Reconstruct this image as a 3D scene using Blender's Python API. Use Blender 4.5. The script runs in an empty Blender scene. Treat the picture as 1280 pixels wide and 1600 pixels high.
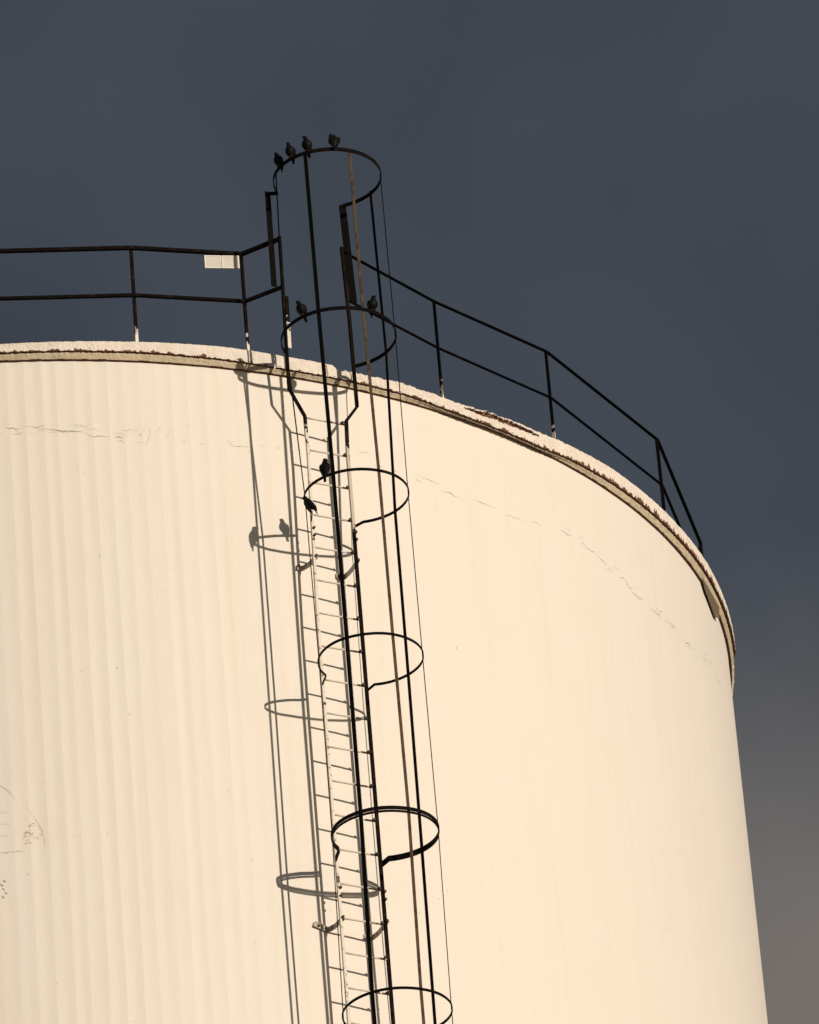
import bpy, bmesh, math, random
from mathutils import Vector, Matrix, noise
rad = math.radians
random.seed(7)
SC = bpy.context.scene
COL = SC.collection

# ------------------------------------------------------------------ camera
# world frame: tank axis at the origin, ground at z = 0, camera stands to the south (-Y)
R = 6.3795          # wall radius
ZT = 32.696         # height of the wall top
LAZ = -66.035       # world azimuth of the ladder (degrees)
cam_d = bpy.data.cameras.new('camera'); cam = bpy.data.objects.new('camera', cam_d); COL.objects.link(cam)
cam_d.sensor_fit = 'VERTICAL'; cam_d.sensor_height = 24.0; cam_d.lens = 24.0 * 11437.42 / 1600.0
cam_d.clip_start = 0.5; cam_d.clip_end = 6000
yaw, pit, rol = rad(3.6874), rad(30.082), rad(-4.8425)
F = Vector((math.sin(yaw) * math.cos(pit), math.cos(yaw) * math.cos(pit), math.sin(pit)))
X0 = Vector((math.cos(yaw), -math.sin(yaw), 0)); U0 = X0.cross(F)
Xc = math.cos(rol) * X0 + math.sin(rol) * U0; Yc = -math.sin(rol) * X0 + math.cos(rol) * U0
M = Matrix((Xc, Yc, -F)).transposed().to_4x4(); M.translation = Vector((0, -57.1607, 1.6))
cam.matrix_world = M
SC.camera = cam

# ------------------------------------------------------------------ sun, sky, exposure
SUN_AZ, SUN_EL = LAZ + 15.0, 11.3
sd = Vector((math.cos(rad(SUN_AZ)) * math.cos(rad(SUN_EL)), math.sin(rad(SUN_AZ)) * math.cos(rad(SUN_EL)), math.sin(rad(SUN_EL))))
sl = bpy.data.lights.new('sun', 'SUN'); sl.energy = 3.5; sl.angle = rad(0.53); sl.color = (1.0, 0.835, 0.69)
so = bpy.data.objects.new('sun', sl); COL.objects.link(so); so.location = (30, -40, 60)
so.rotation_euler = sd.to_track_quat('Z', 'Y').to_euler()
SC.view_settings.view_transform = 'Standard'; SC.view_settings.look = 'None'
SC.view_settings.exposure = 0; SC.view_settings.gamma = 1; SC.view_settings.use_curve_mapping = False

class NT:
    def __init__(s, tree): s.t = tree; s.n = tree.nodes; s.l = tree.links
    def new(s, typ, inputs=None, **kw):
        nd = s.n.new(typ)
        for k, v in kw.items(): setattr(nd, k, v)
        for k, v in (inputs or {}).items():
            if hasattr(v, 'is_output'): s.l.new(v, nd.inputs[k])
            else: nd.inputs[k].default_value = v
        return nd
    def math(s, op, a, b=None, c=None, clamp=False):
        nd = s.n.new('ShaderNodeMath'); nd.operation = op; nd.use_clamp = clamp
        for i, v in enumerate((a, b, c)):
            if v is None: continue
            if hasattr(v, 'is_output'): s.l.new(v, nd.inputs[i])
            else: nd.inputs[i].default_value = v
        return nd.outputs[0]
    def ramp(s, v, a, b, lo=0.0, hi=1.0, smooth=True):
        nd = s.new('ShaderNodeMapRange', {'Value': v, 'From Min': a, 'From Max': b, 'To Min': lo, 'To Max': hi})
        if smooth: nd.interpolation_type = 'SMOOTHSTEP'
        return nd.outputs[0]
    def mix(s, f, a, b):
        nd = s.n.new('ShaderNodeMix'); nd.data_type = 'RGBA'
        for k, v in ((0, f), (6, a), (7, b)):
            if hasattr(v, 'is_output'): s.l.new(v, nd.inputs[k])
            else: nd.inputs[k].default_value = v if k == 0 else (*v, 1)
        return nd.outputs[2]
    def noise(s, vec, scale, detail=3, rough=.5, dist=0.0):
        return s.new('ShaderNodeTexNoise', {'Vector': vec, 'Scale': scale, 'Detail': detail, 'Roughness': rough, 'Distortion': dist}).outputs[0]

world = bpy.data.worlds.new('World'); SC.world = world; world.use_nodes = True
w = NT(world.node_tree); w.n.clear()
tc = w.new('ShaderNodeTexCoord').outputs['Generated']
sky = w.new('ShaderNodeTexSky', sky_type='NISHITA', sun_disc=False, sun_elevation=rad(SUN_EL), sun_rotation=rad(90 - SUN_AZ))
sky.air_density = 1.2; sky.dust_density = 1.5
skyc = w.new('ShaderNodeVectorMath', {0: sky.outputs[0], 1: (0.05, 0.05, 0.05)}, operation='MULTIPLY').outputs[0]
sep = w.new('ShaderNodeSeparateXYZ', {0: tc})
nb = w.noise(tc, 9.0, 4, .5, .6)          # storm cloud billows
ns = w.noise(tc, 26.0, 4, .5, .3)
hz = w.math('ADD', sep.outputs[2], w.math('MULTIPLY', w.math('SUBTRACT', nb, .5), .045))
hz = w.math('ADD', hz, w.math('MULTIPLY', w.math('SUBTRACT', ns, .5), .016))
g = w.ramp(hz, 0.432, 0.492)
low = w.mix(w.ramp(hz, 0.18, 0.43), (0.165, 0.185, 0.220), (0.186, 0.167, 0.152))     # cool haze grey towards the horizon
cl = w.mix(g, low, (0.0505, 0.0610, 0.0790))
mod = w.math('ADD', w.ramp(w.noise(tc, 13.0, 3, .45), .3, .7, .90, 1.12), w.math('MULTIPLY', w.math('SUBTRACT', ns, .5), .12))
cl = w.new('ShaderNodeVectorMath', {0: cl, 'Scale': mod}, operation='SCALE').outputs[0]
# the cloud bank breaks up towards the low sun that lights the tank
sdot = w.new('ShaderNodeVectorMath', {0: tc, 1: sd}, operation='DOT_PRODUCT').outputs['Value']
cover = w.ramp(w.math('ADD', sdot, w.math('MULTIPLY', w.math('SUBTRACT', nb, .5), .5)), -0.1, 0.9, 1.0, 0.45)
bgc = w.mix(cover, skyc, cl)
bg = w.new('ShaderNodeBackground', {'Color': bgc, 'Strength': 1.0})
w.new('ShaderNodeOutputWorld', {'Surface': bg.outputs[0]})

# ------------------------------------------------------------------ frames
NV = Vector((math.cos(rad(LAZ)), math.sin(rad(LAZ)), 0)); TV = Vector((-NV.y, NV.x, 0)); ZV = Vector((0, 0, 1))
def L(u, t, z): return NV * (R + u) + TV * t + ZV * (ZT + z)          # ladder frame: out from wall, along wall, above wall top
def CY(az, r, z):                                                     # around the tank: degrees from ladder
    a = rad(LAZ + az); return Vector((math.cos(a) * r, math.sin(a) * r, ZT + z))
def interp(x, tab):
    if x <= tab[0][0]: return tab[0][1]
    for (a, b), (c, d) in zip(tab, tab[1:]):
        if x <= c: return b + (d - b) * (x - a) / (c - a)
    return tab[-1][1]
def n1(x, y=0.0, z=0.0): return noise.noise(Vector((x, y, z)))
def fbm(x, y=0.0, z=0.0, o=4): return noise.fractal(Vector((x, y, z)), 0.9, 2.0, o)

# ------------------------------------------------------------------ materials
def newmat(name):
    m = bpy.data.materials.new(name); m.use_nodes = True; t = NT(m.node_tree); t.n.clear()
    return m, t
def finish(t, col, rough, bump=None, bstr=.3, bdist=.01, metallic=0.0, spec=.5):
    b = t.new('ShaderNodeBsdfPrincipled', {'Base Color': col if hasattr(col, 'is_output') else (*col, 1), 'Roughness': rough, 'Metallic': metallic, 'Specular IOR Level': spec})
    if bump is not None:
        bp = t.new('ShaderNodeBump', {'Height': bump, 'Strength': bstr, 'Distance': bdist}); t.l.new(bp.outputs[0], b.inputs['Normal'])
    t.new('ShaderNodeOutputMaterial', {'Surface': b.outputs[0]})
def wall_coords(t):
    pos = t.new('ShaderNodeNewGeometry').outputs['Position']
    s = t.new('ShaderNodeSeparateXYZ', {0: pos})
    # unrolled shell: arc length around the tank and height below the wall top
    a = t.math('ARCTAN2', t.math('MULTIPLY_ADD', s.outputs[0], TV.x, t.math('MULTIPLY', s.outputs[1], TV.y)),
               t.math('MULTIPLY_ADD', s.outputs[0], NV.x, t.math('MULTIPLY', s.outputs[1], NV.y)))
    arc = t.math('MULTIPLY', a, R); zz = t.math('SUBTRACT', s.outputs[2], ZT)
    v = t.new('ShaderNodeCombineXYZ', {0: arc, 1: zz}).outputs[0]
    return pos, arc, zz, v
def scaled(t, v, x, y, z=1.0): return t.new('ShaderNodeVectorMath', {0: v, 1: (x, y, z)}, operation='MULTIPLY').outputs[0]

def make_wall_mat():
    m, t = newmat('painted_shell')
    pos, arc, zz, v = wall_coords(t)
    blot = t.noise(v, 1.3, 5, .6)
    streak = t.noise(scaled(t, v, 14, .35), 1.0, 5, .62)
    tint = t.noise(scaled(t, v, 6.5, .25), 1.0, 3, .6)
    col = t.mix(t.ramp(tint, .35, .65), (.790, .758, .682), (.782, .766, .698))
    col = t.mix(t.ramp(streak, .48, .75, 0, .36), col, (.715, .695, .615))
    col = t.mix(t.ramp(blot, .52, .75, 0, .30), col, (.76, .71, .62))
    # pin holes and nicks in the paint
    sp = t.noise(scaled(t, v, 1, .7), 34, 2, .5); spm = t.noise(v, 2.2, 2)
    pin = t.math('MULTIPLY', t.ramp(sp, .755, .80), t.ramp(spm, .45, .62))
    col = t.mix(t.math('MULTIPLY', pin, .75), col, (.22, .17, .12))
    # hairline crazing that follows the arrises
    hair = t.new('ShaderNodeTexVoronoi', {'Vector': t.new('ShaderNodeVectorMath', {0: scaled(t, v, 9, 1.6), 1: scaled(t, t.new('ShaderNodeTexNoise', {'Vector': v, 'Scale': 5.0, 'Detail': 4}).outputs[1], 1.4, 1.4)}, operation='ADD').outputs[0], 'Scale': 1.0}, feature='DISTANCE_TO_EDGE').outputs[0]
    hm = t.math('MULTIPLY', t.ramp(hair, .0, .022, 1, 0), t.ramp(t.noise(v, 1.7, 4, .6), .56, .68, 0, .14))
    col = t.mix(hm, col, (.40, .33, .25))
    grain = t.noise(v, 75, 5, .65); lump = t.noise(scaled(t, v, 9, 3.5), 1.0, 6, .62)
    h = t.math('ADD', t.math('MULTIPLY', grain, .26), t.math('MULTIPLY', lump, .75))
    h = t.math('SUBTRACT', h, t.math('MULTIPLY', hm, .3))
    finish(t, col, .62, h, .30, .012, spec=.3)
    return m
def make_rough_paint(name, base, dirt, brown, amt):
    m, t = newmat(name)
    pos, arc, zz, v = wall_coords(t)
    n = t.noise(pos, 9, 6, .65); n2 = t.noise(pos, 42, 5, .6)
    col = t.mix(t.ramp(n, .4, .7, 0, .7), base, dirt)
    col = t.mix(t.math('MULTIPLY', t.ramp(t.noise(pos, 26, 6, .7), .60, .68), amt), col, brown)
    h = t.math('ADD', t.math('MULTIPLY', n2, .6), n)
    finish(t, col, .75, h, .55, .02, spec=.25)
    return m
def make_metal(name, base, rust, rust_lo, rust_hi, rough=.55, scale=14, white_above=None, white_below=None, white=(.74, .70, .62), spec=.4, chips=.0):
    m, t = newmat(name)
    pos = t.new('ShaderNodeNewGeometry').outputs['Position']
    s = t.new('ShaderNodeSeparateXYZ', {0: pos}); zz = t.math('SUBTRACT', s.outputs[2], ZT)
    n = t.noise(pos, scale, 6, .65); n2 = t.noise(pos, 60, 4, .6)
    col = t.mix(t.ramp(n, rust_lo, rust_hi), base, rust)
    if chips: col = t.mix(t.ramp(t.noise(pos, 30, 4, .6), .735 - chips, .76 - chips), col, white)
    zj = t.math('ADD', zz, t.math('MULTIPLY', t.math('SUBTRACT', n, .5), .9))
    mk = None
    if white_below is not None: mk = t.ramp(zj, white_below - .03, white_below + .03, 1, 0)
    if white_above is not None:
        m2 = t.ramp(zj, white_above - .03, white_above + .03, 0, 1); mk = m2 if mk is None else t.math('MULTIPLY', mk, m2)
    if mk is not None:
        wc = t.mix(t.ramp(t.noise(pos, 20, 5, .7), .56, .64), white, (.20, .12, .06))
        col = t.mix(mk, col, wc)
    finish(t, col, rough, n2, .35, .004, spec=spec)
    return m
M_WALL = make_wall_mat()
M_FASC = make_rough_paint('rough_white_rim', (.79, .745, .67), (.68, .63, .54), (.26, .19, .12), .55)
M_COVE = make_rough_paint('tan_cove', (.64, .565, .41), (.47, .405, .28), (.16, .10, .06), .8)  # cove in mottled tan, darker and yellower than the rim band
M_BROWN = make_rough_paint('bare_rust', (.17, .075, .038), (.10, .045, .025), (.05, .03, .02), .8)
M_DARK = make_metal('black_paint', (.0035, .003, .003), (.014, .008, .005), .56, .72, spec=.08, rough=.85)
M_RAIL = make_metal('rail_paint', (.005, .0035, .003), (.020, .011, .008), .50, .70, spec=.08, rough=.85)
M_POST = make_metal('post_paint', (.005, .0035, .003), (.024, .014, .009), .50, .68, white_below=.30, spec=.08, rough=.85)
M_TAN = make_metal('tan_bar', (.085, .060, .036), (.040, .024, .013), .42, .64, chips=.012, spec=.15, rough=.75)  # front cage bar in a lighter tan than the others
M_BARK = make_metal('rusty_bar', (.005, .003, .002), (.024, .012, .007), .48, .66, chips=.0, spec=.08, rough=.85)
M_STL = make_metal('stringer_paint_left', (.005, .0035, .003), (.026, .013, .007), .52, .66, white_below=-.62, spec=.08, rough=.85)
M_STR = make_metal('stringer_paint_right', (.006, .004, .003), (.026, .014, .008), .50, .66, spec=.08, rough=.85, white_below=-.75, white_above=-1.55, white=(.55, .50, .42))
M_WHITE = make_metal('worn_white_steel', (.72, .68, .60), (.30, .22, .14), .58, .66)
M_BRK = make_metal('bracket_paint', (.46, .41, .33), (.10, .065, .04), .50, .60)
def make_rung_mat():
    m, t = newmat('rung_paint')
    gx = t.new('ShaderNodeSeparateXYZ', {0: t.new('ShaderNodeTexCoord').outputs['Object']}).outputs[0]
    pos = t.new('ShaderNodeNewGeometry').outputs['Position']
    n = t.noise(pos, 18, 4, .6)
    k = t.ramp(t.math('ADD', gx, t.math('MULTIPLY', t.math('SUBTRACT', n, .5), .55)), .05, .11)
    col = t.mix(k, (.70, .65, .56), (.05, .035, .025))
    finish(t, col, .6, n, .3, .003, spec=.3); return m
M_RUNG = make_rung_mat()
def simple(name, c, r=.6, sc=30, v=.15, bstr=.2, spec=.4):
    m, t = newmat(name); tc = t.new('ShaderNodeTexCoord').outputs['Object']
    n = t.noise(tc, sc, 4, .6)
    col = t.mix(t.ramp(n, .3, .7), tuple(x * (1 - v) for x in c), tuple(x * (1 + v) for x in c))
    finish(t, col, r, n, bstr, .003, spec=spec); return m
M_SIGN = simple('sign_enamel', (.62, .60, .54), .45, 12, .05, .0)
M_SIGNEDGE = simple('sign_edge', (.80, .78, .72), .45, 12, .04, .05)
M_BOLT = simple('bolt_steel', (.035, .025, .02), .6)
M_BEAK = simple('beak_horn', (.10, .075, .045), .45)
M_LEG = simple('leg_skin', (.14, .07, .045), .5)
M_EYE = simple('eye_black', (.008, .008, .008), .1)
M_CRACK = simple('crack_dirt', (.24, .18, .12), .8)
def make_feather():
    m, t = newmat('dark_feathers')
    o = t.new('ShaderNodeTexCoord').outputs['Object']
    vo = t.new('ShaderNodeTexVoronoi', {'Vector': scaled(t, o, 1, 1, .7), 'Scale': 150.0, 'Randomness': .9}).outputs['Distance']
    st = t.new('ShaderNodeMapping', {'Vector': o, 'Scale': (300, 300, 60)}).outputs[0]
    n = t.noise(o, 45, 4, .6)
    col = t.mix(t.ramp(n, .35, .65), (.0018, .0016, .0020), (.0040, .0030, .0026))
    col = t.mix(t.ramp(vo, .08, .16, .30, 0), col, (.045, .034, .025))
    h = t.noise(st, 1.0, 3, .6)
    finish(t, col, .6, h, .4, .002, spec=.15); return m
M_FEATH = make_feather()
def make_ground():
    m, t = newmat('gravel_ground'); pos = t.new('ShaderNodeNewGeometry').outputs['Position']
    col = t.mix(t.ramp(t.noise(pos, .08, 5, .6), .35, .65), (.080, .080, .080), (.115, .114, .112))
    col = t.mix(t.ramp(t.noise(pos, 9, 4, .6), .4, .7), col, (.060, .060, .060))
    finish(t, col, .9, t.noise(pos, 30, 4), .5, .03); return m
M_GROUND = make_ground()

# ------------------------------------------------------------------ mesh helpers
def link(name, verts, faces, mats, parent=None, smooth=False, midx=None):
    me = bpy.data.meshes.new(name); me.from_pydata([tuple(v) for v in verts], [], faces)
    for m in (mats if isinstance(mats, (list, tuple)) else [mats]): me.materials.append(m)
    if midx: me.polygons.foreach_set('material_index', midx)
    if smooth: me.polygons.foreach_set('use_smooth', [True] * len(me.polygons))
    me.update()
    o = bpy.data.objects.new(name, me); COL.objects.link(o); o.parent = parent
    return o
def empty(name, loc=(0, 0, 0)):
    o = bpy.data.objects.new(name, None); COL.objects.link(o); o.location = loc; o.empty_display_size = .3
    return o
def tag(o, label=None, cat=None, group=None, kind=None):
    for k, v in (('label', label), ('category', cat), ('group', group), ('kind', kind)):
        if v: o[k] = v
    return o
def sweep(path, prof, ups, closed=False):
    """prof: list of (side, up) points of the section; ups: one vector or one per path point. Returns verts, faces."""
    vs, fs = [], []; n = len(path); k = len(prof)
    for i, p in enumerate(path):
        a = path[i - 1] if i else p; b = path[i + 1] if i < n - 1 else p
        tan = (b - a).normalized()
        up = (ups[i] if isinstance(ups, list) else ups)
        side = tan.cross(up).normalized(); up2 = side.cross(tan).normalized()
        sc = 1.0
        if 0 < i < n - 1:
            c = (p - path[i - 1]).normalized().dot(tan); sc = 1 / max(c, .6)
        for (s, q) in prof: vs.append(p + side * s * sc + up2 * q)
    for i in range(n - 1):
        for j in range(k):
            a = i * k + j; b = i * k + (j + 1) % k
            fs.append((a, b, b + k, a + k))
    fs.append(tuple(range(k))[::-1]); fs.append(tuple(range((n - 1) * k, n * k)))
    return vs, fs
def rect(w_, h_): return [(-w_ / 2, -h_ / 2), (w_ / 2, -h_ / 2), (w_ / 2, h_ / 2), (-w_ / 2, h_ / 2)]
def ell(a, b, th=.006):      # L section
    return [(-a / 2, -b / 2), (a / 2, -b / 2), (a / 2, -b / 2 + th), (-a / 2 + th, -b / 2 + th), (-a / 2 + th, b / 2), (-a / 2, b / 2)]
def circ(r, k=10): return [(r * math.cos(2 * math.pi * i / k), r * math.sin(2 * math.pi * i / k)) for i in range(k)]
def rod(name, path, prof, ups, mat, parent, smooth=False):
    v, f = sweep(path, prof, ups); return link(name, v, f, mat, parent, smooth)

# ------------------------------------------------------------------ ground
S = 2500
tag(link('ground', [(-S, -S, 0), (S, -S, 0), (S, S, 0), (-S, S, 0)], [(0, 1, 2, 3)], M_GROUND), kind='structure')

# ------------------------------------------------------------------ tank shell: shallow concave flutes, one object each
tank = tag(empty('storage_tank'), 'tall cream white cylindrical tank with fluted wall and crumbling rim', 'tank')
NF = 296; STEP = 360.0 / NF
zrows = [-0.45 * i for i in range(17)] + [-9.5, -12, -16, -21, -27, -ZT]
tilt = [random.uniform(-.6, .6) for _ in range(NF)]
sag = []
for k in range(NF):       # the flutes are deepest towards one side of the ladder and almost plastered flat on the other
    az_ = k * STEP if k * STEP < 180 else k * STEP - 360
    sag.append(random.uniform(.35, 1.75) * .0021 * interp(az_, [(-180, .3), (-120, 1), (-12, 1), (-3, .55), (6, .18), (120, .18), (180, .3)]))
soft = [random.uniform(1.15, 2.0) for _ in range(NF)]
shift = [random.uniform(-.13, .13) for _ in range(NF)]
def arris(i, z):      # the ridge between two flutes, shared by both neighbours
    i %= NF
    return .0012 * n1(i * 7.31, z * .45) + .0007 * tilt[i] + .0014
def arris_az(i, z):
    k = i % NF
    return (i + shift[k] + .10 * n1(k * 3.7, z * .35, 5.1)) * STEP
NC = 7
for i in range(NF):
    vs, fs = [], []
    for z in zrows:
        a0, a1 = arris_az(i, z), arris_az(i + 1, z) 
        r0, r1 = arris(i, z), arris(i + 1, z)
        for j in range(NC):
            x = j / (NC - 1)
            d = r0 + (r1 - r0) * x - math.sin(math.pi * x) ** soft[i] * sag[i] * (1 + .6 * n1(i * 1.9, z * .8, 2.2))
            vs.append(CY(a0 + (a1 - a0) * x, R + d, min(z, 0)))
    for q in range(len(zrows) - 1):
        for j in range(NC - 1):
            a = q * NC + j; fs.append((a, a + NC, a + NC + 1, a + 1))
    link('wall_flute', vs, fs, M_WALL, tank, True)

# rim: rough cast band with ragged top, peeling strip and rust along its lower lip
TOPZ = [(-180, .15), (-30, .125), (-23, .128), (-13, .150), (-7.2, .166), (-2, .152), (1.6, .150), (1.9, .118), (7.5, .130), (12.5, .098), (16, .125), (20.4, .138), (29.5, .190), (40, .190), (47, .200), (75, .19), (180, .15)]
BOTZ = [(-180, .03), (-23, .032), (-13, .037), (-7, .032), (-2, .015), (7.5, .018), (10, .0), (12.5, -.018), (20.4, -.022), (24, .01), (29.5, .03), (40, .038), (47, .05), (75, .04), (180, .03)]
azs = []
a = -180.0
while a < 180:
    azs.append(a); a += .05 if -32 <= a < 76 else 1.0
NR = 20
def rough_amt(az): return interp(az, [(-40, .35), (1.6, .4), (2.2, 1.25), (12, 1.3), (24, 1.0), (28, .5), (58, .5), (62, 1.5), (80, 1.4)])
vs, fs, mi = [], [], []
vc, fc, mc = [], [], []
for az in azs:
    am = rough_amt(az)
    zt_ = interp(az, TOPZ) + .010 * am * fbm(az * 2.3, 1.7) + .006 * am * fbm(az * 14, 3.1) - (.018 * am * max(0, n1(az * 5.0, 9.0) - .35) / .3)
    zb_ = interp(az, BOTZ) + .005 * fbm(az * 3.1, 8.2) + .003 * fbm(az * 17, 4.4)
    prof = [(-.45, zt_ - .03), (.045, zt_ + .003)]
    for k in range(NR - 3):
        f = k / (NR - 4)
        z = zt_ - .008 + (zb_ - zt_ + .010) * f
        d = interp(az, [(59.5, .073), (60.6, .045), (61.6, .020), (75, .015), (80, .073)]) + .005 * am * fbm(az * 4.0, z * 20, 1.0) + .0035 * am * fbm(az * 16, z * 80, 7.0, 3)
        d -= .010 * math.exp(-f * 14)
        g0 = interp(az, [(12.9, 0), (13.5, .5), (15, 1), (17.5, .8), (19.8, .6), (20.6, 0)])     # long gap where the skin has lifted
        gc = interp(az, [(13, .30), (16, .28), (20, .32)]) + .05 * n1(az * 3)
        if g0 > 0 and abs(f - gc) < .17 * g0 * (1 + .5 * n1(az * 6, 3)): d -= .030
        ck = min(abs(az + 3.05 + .05 * n1(z * 40)), abs(az - 1.02 + .05 * n1(z * 33, 4)))        # two upright cracks
        if ck < .07 and f > .15: d -= .02
        prof.append((d, z))
    prof.append((min(.048, prof[-1][0] - .004), zb_ + .006))
    for d, z in prof: vs.append(CY(az, R + d, z))
    hb = .0035 * fbm(az * 1.3, 2.0) + (.016 * fbm(az * 6.0, 2.7) - .008 if 60.3 < az < 80 else 0)
    for d, z in ((.044, zb_ + .014), (.050, zb_ + .003), (.049 + hb, zb_ - .008), (.038 + hb, (zb_ - .006) * .5), (.027, -.012 + .003 * fbm(az * 5, 6)), (.024, -.016), (-.02, -.015)): vc.append(CY(az, R + d, z))
m = len(azs); K = NR
for i in range(m):
    i2 = (i + 1) % m; az = azs[i]
    for k in range(K - 1):
        fs.append((i * K + k, i2 * K + k, i2 * K + k + 1, i * K + k + 1)[::-1])
        f = (k - 2) / (NR - 4); b = 0
        if 2 <= k < K - 2:
            # height up the band to which the paint has come off, broken up along the lip
            amt = interp(az, [(-30, .17), (-9, .15), (-7, .06), (1, .05), (3, .12), (20, .14), (26, .24), (34, .28), (45, .36), (59, .40), (62, .6)])
            off = amt * (.55 + 1.3 * fbm(az * 1.1, 5.0) + .8 * n1(az * 3.7, 2.0)) + .05 * n1(az * 10, f * 6)
            if 1 - f < off: b = 1
            if .06 + off * .4 < 1 - f < .10 + off * .9 and n1(az * 2.3, 11.0) > .15: b = 1
            g0 = interp(az, [(12.9, 0), (13.5, .5), (15, 1), (17.5, .8), (19.8, .6), (20.6, 0)])
            gc = interp(az, [(13, .30), (16, .28), (20, .32)]) + .05 * n1(az * 3)
            if g0 > 0 and abs(f + .05 - gc) < .17 * g0 * (1 + .5 * n1(az * 6, 3)): b = 1
        if k == K - 2: b = 1
        mi.append(b)
    for k in range(6): fc.append((i * 7 + k, i2 * 7 + k, i2 * 7 + k + 1, i * 7 + k + 1)[::-1]); mc.append(1 if k == 5 or (k == 4 and n1(az * 1.7, 3.3) > .2) else 0)
tag(link('rim_band', vs, fs, [M_FASC, M_BROWN], tank, False, mi), 'rough white painted rim band with chipped rusty lip')
tag(link('cove_moulding', vc, fc, [M_COVE, M_BROWN], tank, True, mc), 'tan moulding under the rim band')
# roof: shallow cone inside the rim
rv = [CY(0, 0, .35)] + [CY(a, R - .40, .085) for a in range(0, 360, 3)]
link('roof', rv, [(0, 1 + i, 1 + (i + 1) % 120) for i in range(120)], M_FASC, tank, True)
# torn sheet hanging under the rim
pts = [(45.9, .022, .015), (50.9, .034, -.01), (50.7, .030, -.135), (49.6, .012, -.175), (46.9, .016, -.085)]
vf = [CY(a_, R + .012 + d, z) for a_, d, z in pts] + [CY(a_, R + .006 + d, z) for a_, d, z in pts]
k = len(pts)
ff = [tuple(range(k)), tuple(range(k, 2 * k))[::-1]] + [(i, i + k, (i + 1) % k + k, (i + 1) % k) for i in range(k)]
M_FLAP = simple('torn_sheet', (.15, .12, .075), .7, 40, .3)  # brown darkened so the colour carries the shade of a downturned face
tag(link('loose_flashing', vf, ff, M_FLAP, tank), 'torn brown sheet hanging below the rim')

# hairline cracks in the paint, thin slivers lying on the shell
cv, cf = [], []
def crack(pts, wd):
    n = len(pts); b = len(cv)
    for i, (az, z) in enumerate(pts):
        k = .62 * wd * math.sin(math.pi * (i + .35) / (n - .3)) * random.uniform(.5, 1.2)
        j = pts[min(i + 1, n - 1)]; h = pts[max(i - 1, 0)]
        dx, dz = (j[0] - h[0]) * rad(1) * R, j[1] - h[1]; l = math.hypot(dx, dz) or 1
        ox, oz = -dz / l * k / (rad(1) * R), dx / l * k
        cv.append(CY(az + ox, R + .0045, z + oz)); cv.append(CY(az - ox, R + .0045, z - oz))
    for i in range(n - 1): cf.append((b + 2 * i, b + 2 * i + 1, b + 2 * i + 3, b + 2 * i + 2))
def wander(az, z, length, slope, wd, seg=14):
    p = []; s = random.uniform(0, 99)
    for i in range(seg):
        x = i / (seg - 1)
        p.append((az + length * x, z + slope * length * rad(1) * R * x + .022 * n1(x * 3 + s) + .007 * n1(x * 11 + s)))
    crack(p, wd)
BAND = [(-26, -.665), (-19, -.675), (-15.4, -.73), (-12.5, -.66), (-3, -.70), (7.8, -.72), (12.4, -.765), (17.5, -.775), (23, -.735), (28.5, -.775), (33.7, -.93), (40.5, -.91), (46.8, -.83), (55, -.86)]
for az, z, ln, sl_, wd in ((-23.4, -.645, 1.1, 0, .0030), (-22.2, -.63, 2.0, -.05, .0022), (-21.2, -.655, 3.9, -.10, .0034), (-18.2, -.63, 1.2, 0, .0020), (-17.6, -.72, 1.9, -.08, .0026), (-15.5, -.74, .7, 0, .003), (-24.5, -.70, 1.0, .05, .0022), (-7.0, -.74, 1.9, -.02, .002),
                           (3.4, -.60, 1.2, -.06, .0018), (8.2, -.70, 2.6, -.08, .0018), (10.5, -.78, 1.8, -.03, .0020), (13.5, -.76, 2.4, -.05, .0018), (16.5, -.79, 2.2, 0, .0016), (22.8, -.70, 1.3, -.12, .0030), (25.5, -.74, 1.5, -.10, .0028), (27.0, -.77, 1.4, -.10, .0026), (30.0, -.82, 1.2, -.15, .0030), (31.5, -.90, 1.6, -.1, .0028), (34.2, -.92, 2.2, -.02, .0030), (37.0, -.90, 2.0, .0, .0028), (40.0, -.93, 2.2, .02, .0030), (44.5, -.85, 1.5, .05, .0026), (48, -.84, 2.0, 0, .0026)):
    wander(az, z, ln, sl_, wd)
for q in range(70):
    az = random.choice((random.uniform(-25, -9), random.uniform(22, 50), random.uniform(-25, 50)))
    wander(az, interp(az, BAND) + random.gauss(0, .045), random.uniform(.3, 1.1), random.uniform(-.12, .08), random.uniform(.0008, .0020), 8)
for q in range(5):       # upright crazing on a patch of flutes
    az = -13.7 + q * .55 + random.uniform(-.22, .22); z = random.uniform(-.64, -.60); s = random.uniform(0, 50); h = random.uniform(.06, .19); random_bend = random.uniform(.1, .6)
    crack([(az - random_bend * (i / 8) ** 2 + .12 * n1(i * .35 + s), z - h * i / 8) for i in range(9)], random.choice((.0009, .0012, .0022)))
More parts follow.
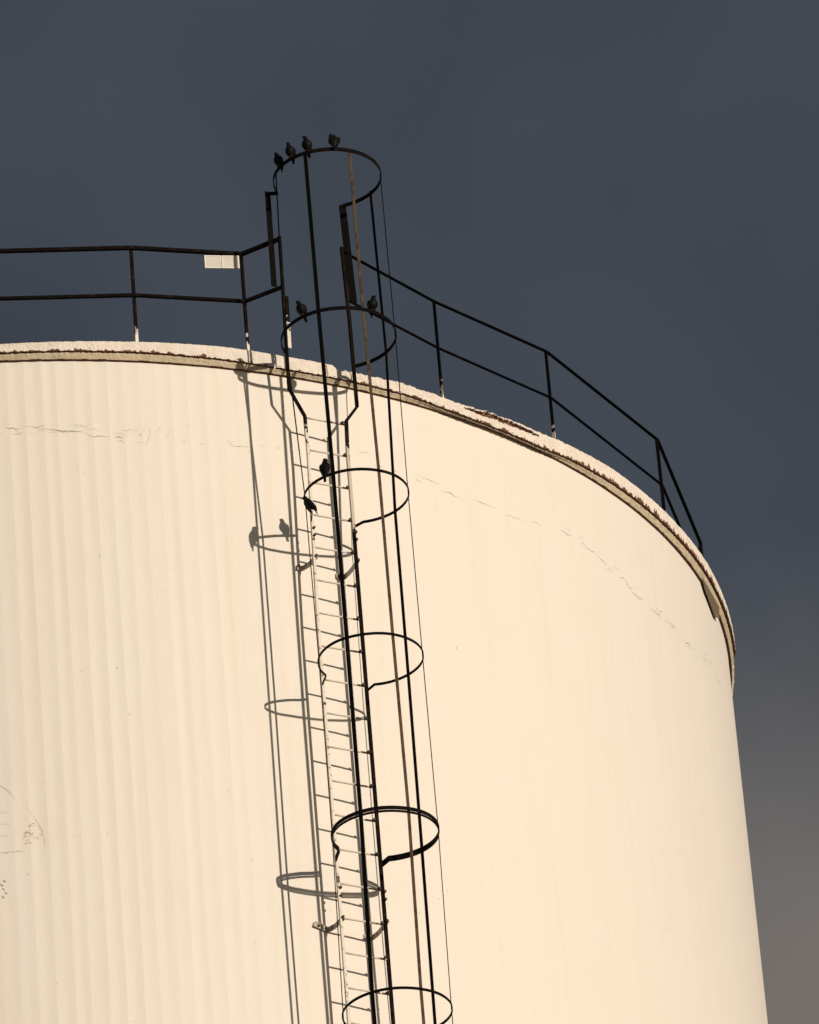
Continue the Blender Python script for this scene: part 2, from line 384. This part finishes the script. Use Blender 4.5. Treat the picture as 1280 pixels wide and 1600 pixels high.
# blistered repair patch low on the wall
crack([(-25.4 + 1.5 * i / 9, -3.90 - .16 * (i / 9) ** 2) for i in range(10)], .0026)
crack([(-25.4 + 2.0 * i / 9, -4.50 + .02 * n1(i * .9)) for i in range(10)], .0028)
crack([(-23.3 + 1.2 * math.sin(i / 9 * 1.9), -4.10 - .40 * i / 9 + .01 * n1(i * 1.3, 3)) for i in range(10)], .0018)
for q in range(14):
    az = -23.2 + random.gauss(0, .35); wander(az, -4.36 + random.gauss(0, .06), random.uniform(.2, .7), random.uniform(-.2, .2), random.uniform(.0012, .0030), 7)
for q in range(4): wander(-25.5, -4.05 - .1 * q, random.uniform(.5, 1.2), -.03, .0012, 8)
for q in range(5): wander(-25.2 + random.gauss(0, .08), -4.74 - .035 * q, .22, -.9, .005, 6)
for q in range(80):     # scattered nicks
    az = random.uniform(-26, 60); z = -random.uniform(.1, 7.2) ; wander(az, z, random.uniform(.04, .14), random.uniform(-2, 2), random.uniform(.0010, .0028), 5)
tag(link('paint_cracks', cv, cf, M_CRACK, tank), kind='stuff')

# ------------------------------------------------------------------ caged ladder
ladder = tag(empty('caged_ladder', L(.25, 0, -ZT)), 'black steel caged ladder bolted to the white tank wall', 'ladder')
bpy.context.view_layer.update()
LINV = Matrix.Translation(ladder.location).inverted()
def lpart(name, path, prof, ups, mat, smooth=False):
    v, f = sweep(path, prof, ups); return link(name, [LINV @ p for p in v], f, mat, ladder, smooth)
BOT = -ZT + .35
UL, UR, TR = .185, .224, .169
tl = lambda z: interp(-z, [(.5, -.172), (.85, -.169), (2.4, -.198), (9, -.195), (40, -.195)])
left = [L(.275, -.325, 1.165), L(.26, -.326, .5), L(.205, -.308, -.262), L(UL, -.174, -.488)] + [L(UL, tl(z), z) for z in (-.85, -1.6, -2.4, -4, -6, -10, BOT)]
right = [L(.27, .243, 1.175), L(.255, .268, .5), L(.245, .279, -.345), L(UR, .180, -.488)] + [L(UR, TR, z) for z in (-.83, -2.4, -4, -6, -10, BOT)]
lpart('stringer', left, ell(.023, .022, .006), -NV, M_STL)
lpart('stringer', right, ell(.025, .024, .006), -NV, M_STR)
# flat grab plates where the top hoop is fixed
lpart('grab_plate', [L(.218, -.376, 1.625), L(.218, -.380, .70)], rect(.048, .008), -NV, M_DARK)
lpart('grab_plate', [L(.245, .294, 1.60), L(.25, .322, .66)], rect(.060, .008), (-NV + TV * .4).normalized(), M_DARK)
lpart('splice_plate', [L(.276, -.302, .585), L(.254, -.298, .10)], rect(.030, .008), -NV, make_metal('splice_paint', (.005, .004, .003), (.02, .012, .008), .5, .7, white_below=.33, spec=.08, rough=.85))
# rungs
def rung_mesh():
    v, f = sweep([Vector((-.185 + .37 * i / 4, 0, 0)) for i in range(5)], circ(.0085, 8), ZV)
    me = bpy.data.meshes.new('rung'); me.from_pydata([tuple(p) for p in v], [], f); me.materials.append(M_RUNG); me.polygons.foreach_set('use_smooth', [True] * len(f)); return me
RM = rung_mesh()
bm = bmesh.new(); bmesh.ops.create_cone(bm, cap_ends=True, segments=6, radius1=.013, radius2=.011, depth=.030)
BM = bpy.data.meshes.new('bolt'); bm.to_mesh(BM); bm.free(); BM.materials.append(M_BOLT)
for i in range(104):
    z = -.525 - .3053 * i
    e0, e1 = L(UL, tl(z), z + .025), L(UR, TR, z + random.uniform(-.003, .003))
    xd = (e1 - e0).normalized(); yd = ZV.cross(xd).normalized()
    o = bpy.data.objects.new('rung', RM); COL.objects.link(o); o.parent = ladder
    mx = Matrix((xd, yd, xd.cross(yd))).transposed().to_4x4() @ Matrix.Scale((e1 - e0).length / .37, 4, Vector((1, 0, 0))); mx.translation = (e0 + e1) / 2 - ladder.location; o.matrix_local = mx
    b = bpy.data.objects.new('bolt', BM); COL.objects.link(b); b.parent = ladder
    b.location = L(UR + .006, .138, z + .008) - ladder.location; b.rotation_euler = (0, rad(90), rad(LAZ + random.uniform(-20, 20)))
# cage hoops: height, centre distance from wall, radius, end angles, band height
HOOPS = [(1.609, .583, .4455, -139, 141.7, .034), (.072, .560, .470, -134, 137.9, .032), (-1.47, .650, .423, -147, 147.7, .024),
         (-2.984, .669, .4195, -147, 151, .022), (-4.545, .676, .4237, -146, 151, .030), (-6.095, .636, .4265, -148, 150, .022)]
for i in range(1, 14): HOOPS.append((-6.095 - 1.535 * i, .65, .424, -148, 150, .024))
def hoop(z, uc, r, a0, a1, h, tabs, dz=0.0, dr=0.0, mat=M_DARK):
    p = []; n = 56
    arc = [L(uc + (r + dr) * math.cos(rad(a0 + (a1 - a0) * i / n)), (r + dr) * math.sin(rad(a0 + (a1 - a0) * i / n)), z + dz + .004 * n1(i * .12, z)) for i in range(n + 1)]
    p = ([tabs[0]] if tabs[0] else []) + arc + ([tabs[1]] if tabs[1] else [])
    return lpart('cage_hoop', p, rect(.007, h), ZV, mat)
for i, (z, uc, r, a0, a1, h) in enumerate(HOOPS):
    tb = (L(UL - .01, tl(z) - .004, z - .012), L(UR - .012, TR + .012, z - .012))
    if i == 0: tb = (L(.226, -.372, z - .008), L(.24, .300, z - .03))
    if i == 1: tb = (L(.25, -.318, z - .005), L(.225, .292, z))
    hoop(z, uc, r, a0, a1, h, tb, mat=M_RAIL if i in (0, 4) else M_DARK)
    if i == 4: hoop(z, uc, r, a0, a1, .018, (tb[0] - ZV * .028, tb[1] - ZV * .028), -.028, -.004, M_RAIL)
# upright flat bars of the cage, fixed inside the hoops
BARS = [(-99, M_DARK, [-99, -97.5, -110, -111, -111, -111], .020), (-50, M_DARK, [-49.2, -45.5, -51.5, -52.5, -52.5, -52.5], .032), (0, M_TAN, [0, .5, .6, 0, .8, .5], .025), (65, M_DARK, [66, 67, 65, 66, 65, 65], .028), (103, M_BARK, [100.5, 98.2, 106.5, 108.5, 111, 110], .029)]
for _, mat, ang, wd in BARS:
    path, ups = [], []
    for i, (z, uc, r, a0, a1, h) in enumerate(HOOPS):
        a = rad(ang[min(i, 5)]); d = r - .007 if i else r - .006
        for zz in ((z + h * .5, ) if i == 0 else (z, )):
            path.append(L(uc + d * math.cos(a), d * math.sin(a), zz)); ups.append((NV * math.cos(a) + TV * math.sin(a)))
    lpart('cage_bar', path, rect(wd, .006), ups, mat)
# wall brackets
foot_bolt = BM
for j, z in enumerate([-1.838 - 3.27 * i for i in range(9)]):
    ft = (.030, .105)[j % 2]
    lpart('wall_bracket', [L(UL + .022, tl(z) + .014, z + .022), L(UL - .006, tl(z) + .004, z + .012), L(.10, tl(z) - .012, z - .006), L(.022, tl(z) - .028, z + .002), L(.010, tl(z) - .040, z + .006), L(.010, tl(z) - .045 - ft, z + .040 * ft / .1)], rect(.007, .046), ZV, M_BRK)
    lpart('wall_bracket', [L(UR + .020, TR + .016, z + .040), L(UR - .008, TR + .012, z + .022), L(.10, TR - .004, z - .010), L(.022, TR - .012, z - .010), L(.010, TR - .022, z - .010), L(.010, TR - .085, z - .010)], rect(.007, .046), ZV, M_BRK)
    for t_ in (tl(z) - .040 - ft * .7, TR - .06):
        b = bpy.data.objects.new('bolt', BM); COL.objects.link(b); b.parent = ladder; b.location = L(.014, t_, z + (.025 if t_ < 0 else -.01)) - ladder.location; b.rotation_euler = (0, rad(90), rad(LAZ))
    for t_, u_ in ((tl(z), UL), (TR, UR)):
        for dz in (.22, .03, .29):
            b = bpy.data.objects.new('bolt', BM); COL.objects.link(b); b.parent = ladder; b.location = L(u_ + .016, t_ + .010, z + dz) - ladder.location; b.rotation_euler = (0, rad(90), rad(LAZ))

# ------------------------------------------------------------------ guard railing round the roof
rail = tag(empty('guard_railing', (0, 0, ZT + .1)), 'dark steel guard railing around the tank roof edge', 'railing')
RINV = Matrix.Translation(rail.location).inverted()
def rpart(name, path, prof, ups, mat):
    v, f = sweep(path, prof, ups); return link(name, [RINV @ p for p in v], f, mat, rail)
RP = 6.315
right_az = [(12.0, 6.328), (24.0, 6.315), (41.0, 6.306), (58.6, 6.25)] + [(58.6 + 17.2 * i, RP) for i in range(1, 8)]
left_az = [(-4.75, 6.36), (-13.15, 6.30)] + [(-13.15 - 17.2 * i, RP) for i in range(1, 10)]
TOP, MID = 1.14, .68
def run(lst, start):
    tops = [start[0]] + [CY(a, r, TOP) for a, r in lst]; mids = [start[1]] + [CY(a, r, MID) for a, r in lst]
    for seq, nm in ((tops, 'top_rail'), (mids, 'mid_rail')):
        for p, q in zip(seq, seq[1:]):
            rpart(nm, [p, q], ell(.030, .030, .006) if nm == 'top_rail' else ell(.026, .026, .005), ZV, M_RAIL)
    for a, r in lst:
        p = CY(a, r, 0); out = Vector((p.x, p.y, 0)).normalized()
        rpart('post', [CY(a, r - .003, -.02), CY(a, r - .003, .35), CY(a, r - .003, TOP - .004)], ell(.031, .031, .006), out, M_POST)
run(right_az, (L(.262, .262, TOP + .01), L(.255, .275, MID)))
run(left_az, (L(.272, -.325, TOP), L(.262, -.326, MID)))

# ------------------------------------------------------------------ blank sign plates on the railing
p0, p1 = CY(-7.60, RP + .005, 1.118), CY(-4.98, RP + .040, 1.132)
sg = tag(empty('blank_sign', p0), 'pair of blank white sign plates hung under the railing beside the corner post', 'sign')
ex = (p1 - p0).normalized(); ey = ZV; ez = ex.cross(ey)
wid = (p1 - p0).length
for x0, x1 in ((0, wid * .475), (wid * .495, wid)):
    def q(x, y, d): return ex * x - ey * y + ez * d
    h = .135
    def box(a, b, c, d, e0, e1):
        v = [q(x, y, z) for z in (e0, e1) for (x, y) in ((a, c), (b, c), (b, d), (a, d))]
        return v, [(0, 1, 2, 3), (7, 6, 5, 4), (0, 4, 5, 1), (1, 5, 6, 2), (2, 6, 7, 3), (3, 7, 4, 0)]
    v, f = box(x0, x1, .012, h, -.004, .004)
    pl = link('sign_plate', v, f, M_SIGN, sg)
    vv, ff = [], []
    for (a, b, c, d) in ((x0, x1, .012, .022), (x0, x1, h - .008, h), (x0, x0 + .008, .022, h - .008), (x1 - .010, x1, .022, h - .008)):
        v, f = box(a, b, c, d, .0042, .0075); o_ = len(vv); vv += v; ff += [tuple(k + o_ for k in g_) for g_ in f]
    link('plate_edge', vv, ff, M_SIGNEDGE, pl)

# ------------------------------------------------------------------ birds
def blob(bm, c, axes, radii, seg=14):
    mt = Matrix(axes).transposed().to_4x4() @ Matrix.Diagonal((*radii, 1)); mt.translation = c
    bmesh.ops.create_uvsphere(bm, u_segments=seg, v_segments=10, radius=1.0, matrix=mt)
def loft(bm, secs, axis_y=Vector((0, 1, 0)), k=16):
    rings = []
    for i, (c, a, b) in enumerate(secs):
        p = secs[max(i - 1, 0)][0]; q = secs[min(i + 1, len(secs) - 1)][0]
        t = (q - p).normalized(); up = t.cross(axis_y).normalized()
        rings.append([bm.verts.new(c + axis_y * a * math.cos(2 * math.pi * j / k) + up * b * math.sin(2 * math.pi * j / k)) for j in range(k)])
    for r0, r1 in zip(rings, rings[1:]):
        for j in range(k): bm.faces.new((r0[j], r0[(j + 1) % k], r1[(j + 1) % k], r1[j]))
    bm.faces.new(rings[0][::-1]); bm.faces.new(rings[-1])
def make_bird(where, heading, label, alpha=62, hyaw=0, hpitch=5, size=1.0, plump=1.0, ln=.80, tuck=False, lean=0, grp='birds perched on the ladder cage'):
    root = tag(empty('perched_bird', where), label, 'bird', grp)
    root.rotation_euler = (rad(lean), 0, rad(heading)); root.scale = (size,) * 3
    al = rad(alpha); ax = Vector((math.cos(al), 0, math.sin(al))); nx = Vector((-math.sin(al), 0, math.cos(al)))   # body axis, back normal
    C0 = Vector((-.004, 0, .040))
    P = lambda s, n=0.0, y=0.0: C0 + ax * s * ln + nx * n + Vector((0, y, 0))
    bm = bmesh.new()
    loft(bm, [(P(-.118, -.004), .013, .0032), (P(-.085, -.001), .0125, .0042), (P(-.058, .003), .0135, .0085), (P(-.040, .003), .020 * plump, .018), (P(-.018, 0), .0275 * plump, .0275),
              (P(.010, -.003), .0325 * plump, .033), (P(.036, -.002), .0325 * plump, .0325), (P(.056, .001), .026 * plump, .0265), (P(.070, .004), .0195, .021), (P(.082, .006), .015, .016), (P(.090, .007), .008, .009)])
    hy, hp = rad(hyaw), rad(hpitch)
    hd = Vector((math.cos(hy) * math.cos(hp), math.sin(hy) * math.cos(hp), math.sin(hp)))
    hc = P(.088, .008) + hd * .005
    if tuck: hc = P(.066, .016, .020)
    hs = Vector((-hd.y, hd.x, 0)).normalized(); hu = hd.cross(hs)
    blob(bm, hc, (hd, hs, hu), (.0200, .0168, .0165))
    blob(bm, hc + hd * .011 - hu * .001, (hd, hs, hu), (.0125, .0095, .0098))
    for s in (-1, 1):       # folded wings with pointed primaries, and feathered thighs
        loft(bm, [(P(.060, .002, s * .020), .006, .009), (P(.040, .004, s * .0295 * plump), .0068, .020), (P(.010, .006, s * .0310 * plump), .0068, .0225), (P(-.030, .011, s * .0225), .0062, .0165), (P(-.062, .010, s * .0125), .005, .0095), (P(-.090, .007, s * .006), .0028, .004)])
        loft(bm, [(P(-.010, -.018, s * .013), .010, .011), (Vector((.000, s * .0125, .020)), .0062, .0065), (Vector((.000, s * .012, .010)), .003, .003)], k=10)
    bmesh.ops.recalc_face_normals(bm, faces=bm.faces[:])
    me = bpy.data.meshes.new('body'); bm.to_mesh(me); bm.free(); me.materials.append(M_FEATH)
    o = bpy.data.objects.new('body', me); COL.objects.link(o)
    md = o.modifiers.new('r', 'REMESH'); md.mode = 'VOXEL'; md.voxel_size = .0026; md.use_smooth_shade = True
    sm = o.modifiers.new('s', 'SMOOTH'); sm.factor = .5; sm.iterations = 2
    dg = bpy.context.evaluated_depsgraph_get(); me2 = bpy.data.meshes.new_from_object(o.evaluated_get(dg))
    o.modifiers.clear(); o.data = me2
    me2.materials.clear(); me2.materials.append(M_FEATH); me2.polygons.foreach_set('use_smooth', [True] * len(me2.polygons))
    o.parent = root
    def tube(name, secs, mat, k=8):
        b2 = bmesh.new(); loft(b2, secs, hs if name == 'beak' else Vector((0, 1, 0)), k); bmesh.ops.recalc_face_normals(b2, faces=b2.faces[:])
        m2 = bpy.data.meshes.new(name); b2.to_mesh(m2); b2.free(); m2.materials.append(mat)
        ob = bpy.data.objects.new(name, m2); COL.objects.link(ob); ob.parent = root; return ob
    tube('beak', [(hc + hd * .016, .0046, .0052), (hc + hd * .022, .0034, .0038), (hc + hd * .030 - hu * .001, .0020, .0020), (hc + hd * .036 - hu * .002, .0007, .0007)], M_BEAK)
    for s in (-1, 1):
        b2 = bmesh.new(); bmesh.ops.create_uvsphere(b2, u_segments=8, v_segments=6, radius=.0026, matrix=Matrix.Translation(hc + hd * .0105 + hs * s * .0128 + hu * .004))
        m2 = bpy.data.meshes.new('eye'); b2.to_mesh(m2); b2.free(); m2.materials.append(M_EYE); e = bpy.data.objects.new('eye', m2); COL.objects.link(e); e.parent = root
        b2 = bmesh.new(); y = s * .012
        loft(b2, [(Vector((0, y, .016)), .0018, .0018), (Vector((-.001, y, .002)), .0016, .0016)], k=6)
        for dy, x1 in ((-.006, .012), (0, .015), (.006, .012), (0, -.012)):      # toes close over the bar
            loft(b2, [(Vector((-.001, y, .0025)), .0016, .0014), (Vector((x1 * .55, y + dy * .6, .0028)), .0014, .0013), (Vector((x1, y + dy, -.006)), .0011, .0011)], k=6)
        bmesh.ops.recalc_face_normals(b2, faces=b2.faces[:])
        m2 = bpy.data.meshes.new('leg'); b2.to_mesh(m2); b2.free(); m2.materials.append(M_LEG); e = bpy.data.objects.new('leg', m2); COL.objects.link(e); e.parent = root
    return root
def perch(i, ang):
    z, uc, r, a0, a1, h = HOOPS[i]; return L(uc + r * math.cos(rad(ang)), r * math.sin(rad(ang)), z + h / 2)
out = lambda ang: LAZ + ang
make_bird(perch(0, -88), out(-88) - 8, 'dark bird with head raised on the top hoop, nearest its outer grab plate', alpha=74, hyaw=-5, hpitch=40, plump=1.14, size=1.03)
make_bird(perch(0, -67), out(-67), 'slim upright dark bird pointing its beak at the sky on the top hoop', alpha=70, hyaw=-10, hpitch=66, plump=1.08, size=1.05)
make_bird(perch(0, -46), out(-46), 'dark bird looking sideways where an upright bar meets the top hoop', alpha=66, hyaw=-62, hpitch=30, plump=1.12, size=1.03)
make_bird(perch(0, -16.5), out(-16.5) + 180, 'stout dark bird preening with its head tucked over its shoulder on the top hoop', alpha=72, hyaw=100, hpitch=-12, plump=1.22, tuck=True, size=1.12)
make_bird(perch(1, -64), out(-64), 'dark bird hunched on the hoop at roof level beside the ladder stringer', alpha=58, hyaw=-35, hpitch=0, plump=1.15, size=1.05)
make_bird(perch(1, 12), out(12), 'dark bird on the roof level hoop beside the tan upright bar', alpha=72, hyaw=8, hpitch=5, plump=1.15, size=1.05)
make_bird(perch(2, -60.5), out(-60) + 188, 'dark bird in profile on the hoop below the rim, in front of the white wall', alpha=80, hyaw=-25, hpitch=5, plump=1.08, size=1.10, ln=.95)
make_bird(perch(2, -143), out(-143), 'dark bird leaning forward on a hoop end against the pale ladder stringer', alpha=58, hyaw=10, hpitch=8, plump=1.0, size=1.10, ln=.88)
